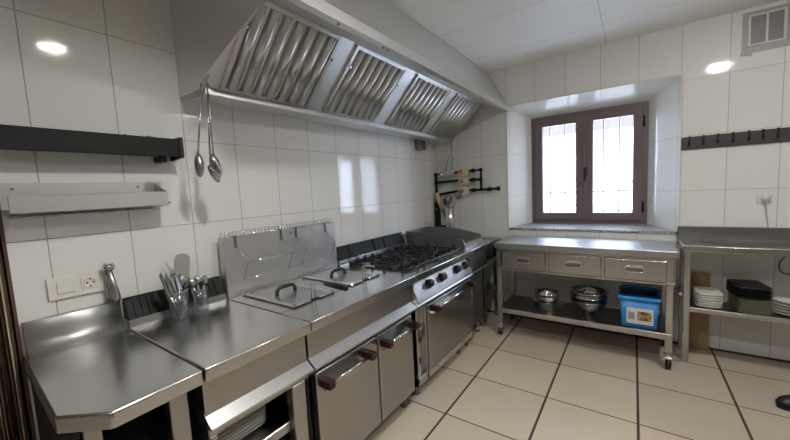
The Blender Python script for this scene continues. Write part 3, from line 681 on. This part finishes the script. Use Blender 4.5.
MB().box(.03, .62, G0+.004, G1-.004, .09, .58).build('carcass', 'steel_dark', gd)
MB().box(.62, .66, G0+.01, G0+.04, .09, .57, .003).build('hinge_post', 'steel_bright', gd)
MB().box(.62, .655, G0+.045, G1-.03, .11, .56, .004).build('door', 'steel_plate', gd)
MB().cyl((.667, G0+.03, .34), (.667, G0+.03, .43), .009, n=10).build('hinge', 'steel_dark', gd)
feet(gd, 'steel', ((.62, -.50), (.62, G0+.05), (.12, G1-.05), (.12, G0+.05)), .022, .09)

# corner stand between the griddle and the back wall
S0, S1 = -.400, -.012
cs = thing('corner_stand', 'dark open steel stand filling the corner beside the griddle', 'stand', (.35, -.2, 0))
MB().box(.06, XF, S0, -.225, ZW-.045, ZW, .004, 2).build('worktop', 'steel_top', cs)
MB().box(.06, .69, -.223, S1, ZW-.05, ZW-.012).build('filler_top', 'steel_plate', cs)
for x in (.10, .62):
    for y in (S0+.02, S1-.05): MB().box(x, x+.035, y, y+.035, 0, ZW-.05, .003).build('leg', 'steel', cs)
for z in (.28, .56): MB().box(.10, .64, S0+.03, S1-.01, z, z+.02).box(.62, .65, S0+.055, S1-.05, z-.01, z+.025).build('shelf', 'steel_dark', cs)
MB().box(.08, .09, S0+.02, S1-.02, .1, ZW-.05).build('black_sheet', 'black_matte', cs)  # matte black sheet at the back of the stand

# utensil cylinder in the corner
uc = thing('utensil_cylinder', 'tall polished steel cylinder of utensils in the corner behind the griddle', 'utensil holder', (.225, -.17, ZW-.012))
MB().lathe((.225, -.17, ZW-.012), [(.040, 0), (.041, .003), (.041, .315), (.038, .317), (.037, .31), (.037, .01), (.002, .008)], 26).build('cylinder', 'steel_bright', uc)
UT = 'utensils in the steel cylinder'
spoon('turner', 'dark broad turner leaning right out of the steel cylinder', (.23, -.17, 1.0), (.30, -.15, 1.165), .06, .09, 'utensil', UT, 'steel_dark', True)
spoon('ladle', 'dark ladle in the middle of the steel cylinder', (.225, -.175, .98), (.232, -.185, 1.12), .075, .075, 'utensil', UT, 'steel_dark')
spoon('serving_spoon', 'dark round-ended spoon on the left of the steel cylinder', (.22, -.165, .98), (.185, -.16, 1.10), .07, .08, 'utensil', UT, 'steel_dark')
wk = thing('cooking_utensil', 'slim utensil with a brown handle upright in the steel cylinder', 'utensil', (.215, -.16, 1.0), UT)
MB().tube([(.215, -.16, 1.0), (.208, -.15, 1.14)], .004, 8).build('shaft', 'steel_dark', wk)
MB().tube([(.208, -.15, 1.14), (.207, -.148, 1.20)], [.009, .008], 10).build('handle', 'brown_trim', wk)
wp = thing('wooden_tool', 'pale wooden handle leaning against the black corner pipe', 'utensil', (.08, -.12, .98))
MB().tube([(.13, -.14, 1.06), (.05, -.105, 1.22)], [.019, .025], 12).tube([(.05, -.105, 1.22), (.046, -.103, 1.228)], [.025, .012], 12).build('handle', 'wood', wp)
MB().tube([(.13, -.14, 1.06), (.2, -.165, .93)], .012, 10).build('shaft', 'steel_dark', wp)

# black pipework and regulators in the corner
pm = thing('pipe_manifold', 'black pipe rack with three cream boxes on the corner tiles', 'pipework', (.02, -.05, .80))
P = lambda pts, r=.0125: MB().tube(pts, r, 10)
YP = -.045
P([(.02, YP, ZW+.115), (.02, YP, 1.424), (.30, YP, 1.43)]).build('pipe', 'black_metal', pm)
P([(.02, YP, 1.335), (.30, YP, 1.348)]).build('pipe', 'black_metal', pm)
P([(.02, YP, 1.205), (.30, YP, 1.243)]).build('pipe', 'black_metal', pm)
P([(.37, YP, 1.435), (.515, YP, 1.437), (.515, YP, 1.247)]).build('pipe', 'black_metal', pm)
P([(.37, YP, 1.343), (.515, YP, 1.344)]).build('pipe', 'black_metal', pm)
P([(.37, YP, 1.24), (.685, YP, 1.247)]).build('pipe', 'black_metal', pm)
for x, z in ((.435, 1.435), (.435, 1.343), (.435, 1.242), (.60, 1.245), (.685, 1.247)): MB().cyl((x-.014, YP, z), (x+.014, YP, z), .021, n=14).build('fitting', 'black_metal', pm)
for x, z in ((.515, 1.437), (.515, 1.344), (.515, 1.247), (.02, 1.424), (.02, 1.335), (.02, 1.205)): MB().lathe((x, YP, z-.018), [(.004, 0), (.016, .004), (.018, .018), (.016, .032), (.004, .036)], 14).build('elbow', 'black_metal', pm)
for z in (1.428, 1.336, 1.238):
    vb = MB().box(.287, .392, -.075, -.008, z-.04, z+.042, .006, 2).build('regulator_box', 'cream', pm)
    dl = MB(); mk = dl.mark(); dl.lathe((0, 0, 0), [(.022, 0), (.022, .004), (.002, .004)], 20); dl.xf(mk, Matrix.Translation((.322, -.0755, z)) @ Matrix.Rotation(PI/2, 4, 'X')); dl.build('dial', 'dial', vb)
MB().box(.004, .044, -.075, -.01, ZW+.0, 1.13, .004).box(.004, .16, -.09, -.012, ZW+.0, ZW+.1, .006).build('pipe_cover', 'black_matte', pm)
MB().cyl((.03, -.076, 1.06), (.03, -.08, 1.06), .008, n=10).build('screw', 'steel_bright', pm)
def ladle(label, top, bowl, r):
    t = thing('ladle', label, 'ladle', bowl, 'ladles hanging in the corner')
    tp, bo = Vector(top), Vector(bowl)
    MB().tube([tp, bo+Vector((0, .012, .02))], .0045, 8).build('handle', 'steel_dark', t)
    MB().tube([tp, tp+Vector((0, .003, .012)), tp+Vector((0, .018, .016)), tp+Vector((0, .026, .004))], .003, 6).build('hook', 'steel_dark', t)
    l = MB(); mk = l.mark(); l.lathe((0, 0, 0), [(.002, 0), (.6*r, .006), (.92*r, .45*r), (r, .8*r), (.95*r, .8*r), (.86*r, .45*r), (.5*r, .012), (.002, .007)], 20)
    l.xf(mk, Matrix.Translation(bo) @ Matrix.Rotation(1.15, 4, 'X')); l.build('bowl', 'chrome', t)
ladle('short steel ladle hanging left in the corner above the black pipes', (.185, -.065, 1.59), (.132, -.065, 1.405), .036)
ladle('long steel ladle hanging from the hood next to the topmost cream box', (.225, -.06, 1.745), (.214, -.07, 1.41), .04)

# small socket on the left wall by the corner
s2 = thing('wall_socket', 'small ivory double socket on the left wall behind the griddle', 'socket', (0, -.19, .92))
MB().box(.001, .012, -.285, -.1, .925, 1.012, .003, 2).build('plate', 'white_plastic', s2)
MB().cyl((.012, -.145, .97), (.0145, -.145, .97), .022, n=20).build('socket_ring', 'white_plastic', s2)
MB().cyl((.0145, -.155, .985), (.0165, -.155, .985), .006, n=10).build('socket_hole', 'socket_dark', s2)

# ------------------------------------------------------------------ work table with drawers under the window
wt = thing('work_table', 'stainless work table on castors with three drawers under the window', 'table', (1.38, -.27, 0))
MB().box(.785, 1.98, -.50, -.035, .755, .80, .005, 2).build('tabletop', 'steel_table', wt)
ca = MB(); ca.box(.80, 1.965, -.478, -.47, .735, .755); ca.box(.80, 1.965, -.478, -.45, .568, .588, .003); ca.box(.835, 1.93, -.07, -.06, .57, .755)
for x in (1.183, 1.556): ca.box(x, x+.018, -.478, -.44, .585, .74)
ca.box(.8, .806, -.47, -.07, .57, .755); ca.box(1.959, 1.965, -.47, -.07, .57, .755)
ca.build('apron', 'steel', wt)
for x0, x1 in ((.848, 1.182), (1.203, 1.554), (1.573, 1.922)):
    d = MB(); d.box(x0, x1, -.492, -.478, .59, .733, .006, 2); d.box(x0+.012, x1-.012, -.478, -.1, .60, .72)
    dr = d.build('drawer', 'steel', wt)
    xm = (x0+x1)/2; hp = MB(); mk = hp.mark()
    hp.rrect((0, 0, 0), .125, .056, [(0, 0), (0, .003), (.004, .006), (.010, .006), (.012, .001)], .027)
    hp.xf(mk, Matrix.Translation((xm, -.492, .668)) @ Matrix.Rotation(PI/2, 4, 'X')); ho = hp.build('pull', 'chrome', dr)
    hr = MB(); mk = hr.mark(); hr.rrect((0, -.002, 0), .098, .026, [(0, 0), (0, .0055), (.003, .0065)], .013); hr.xf(mk, Matrix.Translation((xm, -.492, .668)) @ Matrix.Rotation(PI/2, 4, 'X')); hr.build('pull_recess', 'steel_dark', ho)
for x in (.795, 1.918):
    for y in (-.476, -.105):
        MB().box(x, x+.04, y, y+.04, .105, .755, .003).build('leg', 'steel', wt)
        cx, cy = x+.02, y+.02
        k_ = MB(); k_.cyl((cx, cy, .085), (cx, cy, .106), .024, n=16); k_.box(cx-.024, cx+.024, cy-.034, cy+.022, .066, .088, .006); k_.box(cx-.02, cx-.016, cy-.026, cy+.02, .03, .09, .001); k_.box(cx+.016, cx+.02, cy-.026, cy+.02, .03, .09, .001)
        co = k_.build('caster', 'chrome', wt)
        MB().cyl((cx-.014, cy-.01, .034), (cx+.014, cy-.01, .034), .034, n=20).build('wheel', 'black', co)
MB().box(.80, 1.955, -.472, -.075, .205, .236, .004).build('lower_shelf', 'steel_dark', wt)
MB().box(.80, 1.955, -.478, -.470, .2, .24, .002).build('shelf_edge', 'steel', wt)

ZS = .2365
pot = thing('cooking_pot', 'low steel pot with side handles on the work table shelf, left', 'pot', (1.15, -.30, ZS))
MB().lathe((1.15, -.30, ZS), [(.084, 0), (.094, .006), (.101, .066), (.110, .070), (.110, .073), (.098, .072), (.09, .012), (.002, .008)], 32).build('body', 'chrome', pot)
for sx in (-1, 1): MB().tube([(1.15+sx*.099, -.33, ZS+.058), (1.15+sx*.132, -.325, ZS+.064), (1.15+sx*.132, -.275, ZS+.064), (1.15+sx*.099, -.27, ZS+.058)], .005, 8).build('handle', 'steel_bright', pot)
def bowl(name, label, c, r, h, foot=0., mat='chrome', r0=None, grp=None):
    r0 = r0 or r*.42
    p = [(r0*.6, 0), (r0, .004)] if not foot else [(.036, 0), (.04, .002), (.03, foot), (r0, foot+.004)]
    p += [(r*.72, foot+h*.33), (r*.93, foot+h*.72), (r*.985, foot+h-.004), (r+.006, foot+h-.004), (r+.006, foot+h), (r*.97, foot+h), (r*.9, foot+h*.72), (r*.68, foot+h*.36), (r0*.8, foot+.012), (.002, foot+.010)]
    return tag(MB().lathe(c, p, 36).build(name, mat), label, 'bowl', grp)
bowl('mixing_bowl', 'small steel bowl sitting in the low pot on the work table shelf', (1.155, -.30, ZS+.0095), .1, .128, r0=.05)
BG = 'nested bowls on the work table shelf'
bowl('colander', 'footed steel bowl, lowest of the three nested on the shelf', (1.455, -.29, ZS), .130, .095, .025, r0=.055, grp=BG)
bowl('mixing_bowl', 'steel mixing bowl in the middle of the three nested on the shelf', (1.455, -.29, ZS+.054), .130, .10, r0=.05, grp=BG)
bowl('mixing_bowl', 'wide steel mixing bowl, topmost of the three nested on the shelf', (1.455, -.29, ZS+.072), .136, .118, r0=.05, grp=BG)

# blue tub
tb = thing('storage_tub', 'sky blue plastic tub with a picture label on the work table shelf', 'tub', (1.777, -.28, ZS))
tu = MB(); tu.rrect((1.777, -.285, ZS), .236, .30, [(.022, 0), (.018, .004), (.004, .205), (.007, .205), (.021, .008)], .025)
tub = tu.build('body', 'blue', tb)
MB().rrect((1.777, -.285, ZS+.196), .248, .312, [(.002, 0), (0, .003), (0, .021), (.003, .024), (.013, .024), (.013, .0)], .028, close=True).build('rim', 'blue', tub)
MB().rrect((1.777, -.285, ZS+.16), .214, .278, [(.004, 0), (0, .038), (.003, .038), (.006, .002)], .02, close=True).build('inner_shade', 'blue_shaded', tb)  # added inner band: shade of the tub interior as a dark colour
lb = MB(); mk = lb.mark(); lb.rrect((0, 0, 0), .152, .116, [(0, 0), (0, .0015), (.001, .002)], .008)
T = Matrix.Translation((1.782, -.4255, ZS+.082)) @ Matrix.Rotation(.074, 4, 'X') @ Matrix.Rotation(PI/2, 4, 'X'); lb.xf(mk, T); lab = lb.build('label_sticker', 'paper', tb)
for (u0, u1, v0, v1, mt_, nm) in ((-.066, -.03, -.028, .026, 'paper_grey', 'label_print'), (-.016, .066, -.030, .036, 'food', 'label_picture')):
    q = MB(); mk = q.mark(); q.box(u0, u1, v0, v1, .002, .0024); q.xf(mk, T); q.build(nm, mt_, lab)

# ------------------------------------------------------------------ right hand table
rt = thing('side_table', 'narrow steel table with a low splashback along the wall on the right', 'table', (2.55, -.18, 0))
MB().box(2.012, 3.05, -.342, -.03, .778, .82, .005, 2).build('tabletop', 'steel_top', rt)
MB().box(2.006, 3.05, -.03, -.008, .778, .912, .003).build('splashback', 'steel', rt)
for x in (2.02, 3.0):
    for y in (-.318, -.10): MB().box(x, x+.036, y, y+.036, .0, .778, .003).build('leg', 'steel', rt)
MB().tube([(2.012, -.10, .47), (2.012, -.28, .47)], .012, 10).build('brace', 'steel_bright', rt)
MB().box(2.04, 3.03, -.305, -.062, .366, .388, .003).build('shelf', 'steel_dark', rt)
MB().box(2.04, 3.03, -.312, -.304, .362, .392, .002).build('shelf_edge', 'steel', rt)
cd = MB().box(2.088, 2.192, -.052, -.042, .0, .575); tag(cd.build('cardboard_sheet', 'card'), 'brown cardboard sheet standing behind the right table shelf', 'cardboard')
ZP = .389
for i in range(6):
    p = MB().rrect((2.157, -.205, ZP+i*.0165), .135, .185, [(.026, 0), (.006, .012), (0, .019), (0, .022), (.004, .022), (.024, .005)], .03)
    o = p.build('rectangular_dish', 'porcelain'); o.rotation_euler = (0, 0, .04*(i % 3-1)); tag(o, 'white rectangular dish left on the right table shelf, %s of its stack' % nth(i, 6), 'dish', 'white dishes on the right table')
ro = .1
for i in range(7):
    o = MB().rrect((2.36, -.185, ZP+i*.0135), .158, .235, [(.012, 0), (.002, .011), (0, .0125), (.003, .0125), (.012, .004)], .03).build('food_tray', 'green_tray'); o.rotation_euler = (0, 0, ro)
    tag(o, 'greenish grey tray, %s of seven under the black trays' % nth(i, 7), 'tray', 'greenish trays on the right table')
zb = ZP+7*.0135
for i in range(5):
    o = MB().rrect((2.355, -.182, zb+i*.0155), .168, .24, [(.01, 0), (.002, .013), (0, .0145), (.006, .0145), (.014, .006)] if i < 4 else [(.01, 0), (.002, .012), (.006, .016), (.05, .018)], .035).build('food_tray', 'black'); o.rotation_euler = (0, 0, ro)
    tag(o, 'black tray, %s of five on top of the greenish trays' % nth(i, 5), 'tray', 'black trays on the right table')
for i in range(5):
    o = MB().lathe((2.56, -.205, ZP+i*.0185), [(.05, 0), (.055, .003), (.098, .017), (.1, .020), (.096, .021), (.05, .007), (.002, .006)], 30, 1, .85).build('oval_plate', 'porcelain'); tag(o, 'white oval plate at the right photo edge, %s of its stack' % nth(i, 5), 'plate', 'oval plates on the right table')

# wall fittings above the right table
hr_ = thing('hook_rail', 'dark flat rail with hooks across the tiles right of the window', 'rail', (2.45, -.01, 1.46))
MB().box(2.016, 2.95, -.012, -.001, 1.466, 1.556, .002).build('rail', 'rail_dark', hr_)
for k, x in enumerate((2.061, 2.136, 2.211, 2.286, 2.362, 2.427, 2.494, 2.56, 2.63, 2.70)):
    MB().box(x-.006, x+.006, -.016, -.012, 1.505, 1.56).tube([(x, -.016, 1.51), (x, -.03, 1.503), (x, -.034, 1.52)], .004, 6).cyl((x, -.012, 1.499), (x, -.020, 1.499), .009, n=10).build('hook', 'black', hr_)
vg = thing('wall_vent', 'square vent with two dark panes taped high on the wall at right', 'vent', (2.42, 0, 2.07))
MB().box(2.312, 2.53, -.006, -.001, 2.062, 2.318).prism([(2.305, 2.05), (2.36, 2.045), (2.37, 2.075), (2.315, 2.085)], 'y', -.008, -.001).build('tape_surround', 'silver_tape', vg)
fr = MB(); frame(fr, 2.338, 2.508, 2.10, 2.296, .012, -.016, -.006, .002); fr.box(2.418, 2.428, -.016, -.006, 2.105, 2.29); fr.build('frame', 'trim_pale', vg)
for a, c in ((2.35, 2.418), (2.428, 2.496)): MB().box(a, c, -.010, -.006, 2.112, 2.284).build('pane', 'vent_pane', vg)
ws = thing('wall_socket', 'ivory socket with a round plug on the tiles above the right table', 'socket', (2.45, 0, 1.075))
MB().box(2.412, 2.487, -.012, -.001, 1.075, 1.153, .003, 2).build('plate', 'white_plastic', ws)
pl = MB(); mk = pl.mark(); pl.lathe((0, 0, 0), [(.024, 0), (.025, .012), (.02, .03), (.002, .032)], 22); pl.xf(mk, Matrix.Translation((2.452, -.012, 1.114)) @ Matrix.Rotation(PI/2, 4, 'X'))
pg = thing('power_plug', 'pale plug and cable hanging from the socket at the right', 'plug', (2.452, -.03, .91))
pl.build('plug', 'white_plastic', pg)
MB().tube([(2.452, -.034, 1.10), (2.454, -.034, 1.06), (2.46, -.022, 1.0), (2.470, -.008, .935), (2.474, -.0045, .905), (2.476, -.0045, .85), (2.477, -.0045, .80)], .0035, 8).build('cord', 'cable', pg)
lc = MB().tube([(2.60, -.012, .765), (2.555, -.014, .73), (2.53, -.015, .68), (2.528, -.015, .64), (2.545, -.015, .61), (2.60, -.014, .60), (2.68, -.013, .62)], .004, 8).build('cable_loop', 'cable_grey')
tag(lc, 'dark cable loop on the wall tiles under the right table', 'cable')

# shoe at the right edge of the floor
shn = thing('kitchen_clog', 'black rubber clog toe on the floor at the right edge', 'shoe', (2.56, -.68, 0))
sb = MB(); ring = []
for s_, hw, h0, h1 in ((0, .012, .018, .035), (.02, .034, .012, .058), (.06, .046, .008, .072), (.11, .05, .006, .082), (.16, .046, .006, .092), (.2, .04, .006, .088), (.25, .042, .006, .075), (.285, .03, .008, .06), (.295, .01, .015, .04)):
    r_ = []
    for k in range(14):
        a = 2*PI*k/14; zz = (h0+h1)/2+(h1-h0)/2*math.sin(a); r_.append((2.385+s_, -.655+hw*math.cos(a)*(1 if math.sin(a) < .3 else .85)+.25*s_, zz))
    ring.append(r_)
sb.rings(ring); sb.build('upper', 'black', shn)
so_ = MB()
so_.rings([[(2.385+s_, -.655+hw*d_+.25*s_, z) for d_, z in ((-1, 0), (1, 0), (1, .014), (-1, .014))] for s_, hw in ((.005, .014), (.03, .036), (.11, .05), (.2, .04), (.27, .038), (.292, .015))], smooth=False)
so_.build('sole', 'black_matte', shn)

# ------------------------------------------------------------------ camera, world, view
cam = bpy.data.cameras.new('Camera'); co = bpy.data.objects.new('Camera', cam); C.objects.link(co)
yaw, pitch, roll, fpx = -.61755, .0896, -.05009, 337.38
cyw, syw, cp, spp = math.cos(yaw), math.sin(yaw), math.cos(pitch), math.sin(pitch)
fw = Vector((syw*cp, cyw*cp, -spp)); ri = Vector((cyw, -syw, 0)); up = ri.cross(fw)
r2 = math.cos(roll)*ri+math.sin(roll)*up; u2 = -math.sin(roll)*ri+math.cos(roll)*up
m3 = Matrix((r2, u2, -fw)).transposed()
co.matrix_world = Matrix.Translation((6.9487*.25, -13.01558*.25, 4.90803*.25+.058)) @ m3.to_4x4()
cam.sensor_fit = 'HORIZONTAL'; cam.sensor_width = 36; cam.lens = fpx/790*36; cam.clip_start = .02
bpy.context.scene.camera = co

wd = bpy.data.worlds.new('World'); bpy.context.scene.world = wd; wd.use_nodes = True
nt = wd.node_tree; bg = nt.nodes['Background']
tc = nt.nodes.new('ShaderNodeTexCoord'); sx = nt.nodes.new('ShaderNodeSeparateXYZ'); nt.links.new(tc.outputs['Generated'], sx.inputs[0])
ramp = nt.nodes.new('ShaderNodeValToRGB'); ramp.color_ramp.elements[0].color = (.72, .82, 1, 1); ramp.color_ramp.elements[1].color = (.66, .80, 1, 1)
nt.links.new(sx.outputs[2], ramp.inputs[0]); nt.links.new(ramp.outputs[0], bg.inputs[0]); bg.inputs[1].default_value = 13.
pl_ = bpy.data.lights.new('window_portal', 'AREA'); pl_.shape = 'RECTANGLE'; pl_.size = .95; pl_.size_y = 1.05; pl_.cycles.is_portal = True
po = bpy.data.objects.new('window_portal', pl_); C.objects.link(po); po.location = (1.376, .34, 1.4); po.rotation_euler = (-PI/2, 0, 0)

S = bpy.context.scene
S.view_settings.view_transform = 'Standard'; S.view_settings.look = 'None'; S.view_settings.gamma = 1.; S.view_settings.use_curve_mapping = False
S.view_settings.exposure = .36
S.cycles.use_denoising = True; S.cycles.caustics_reflective = True; S.cycles.caustics_refractive = False
S.cycles.max_bounces = 8; S.cycles.diffuse_bounces = 5; S.cycles.glossy_bounces = 5; S.cycles.transmission_bounces = 6; S.cycles.sample_clamp_indirect = 6
for o in list(bpy.data.objects):
    if '_o' in o: del o['_o']
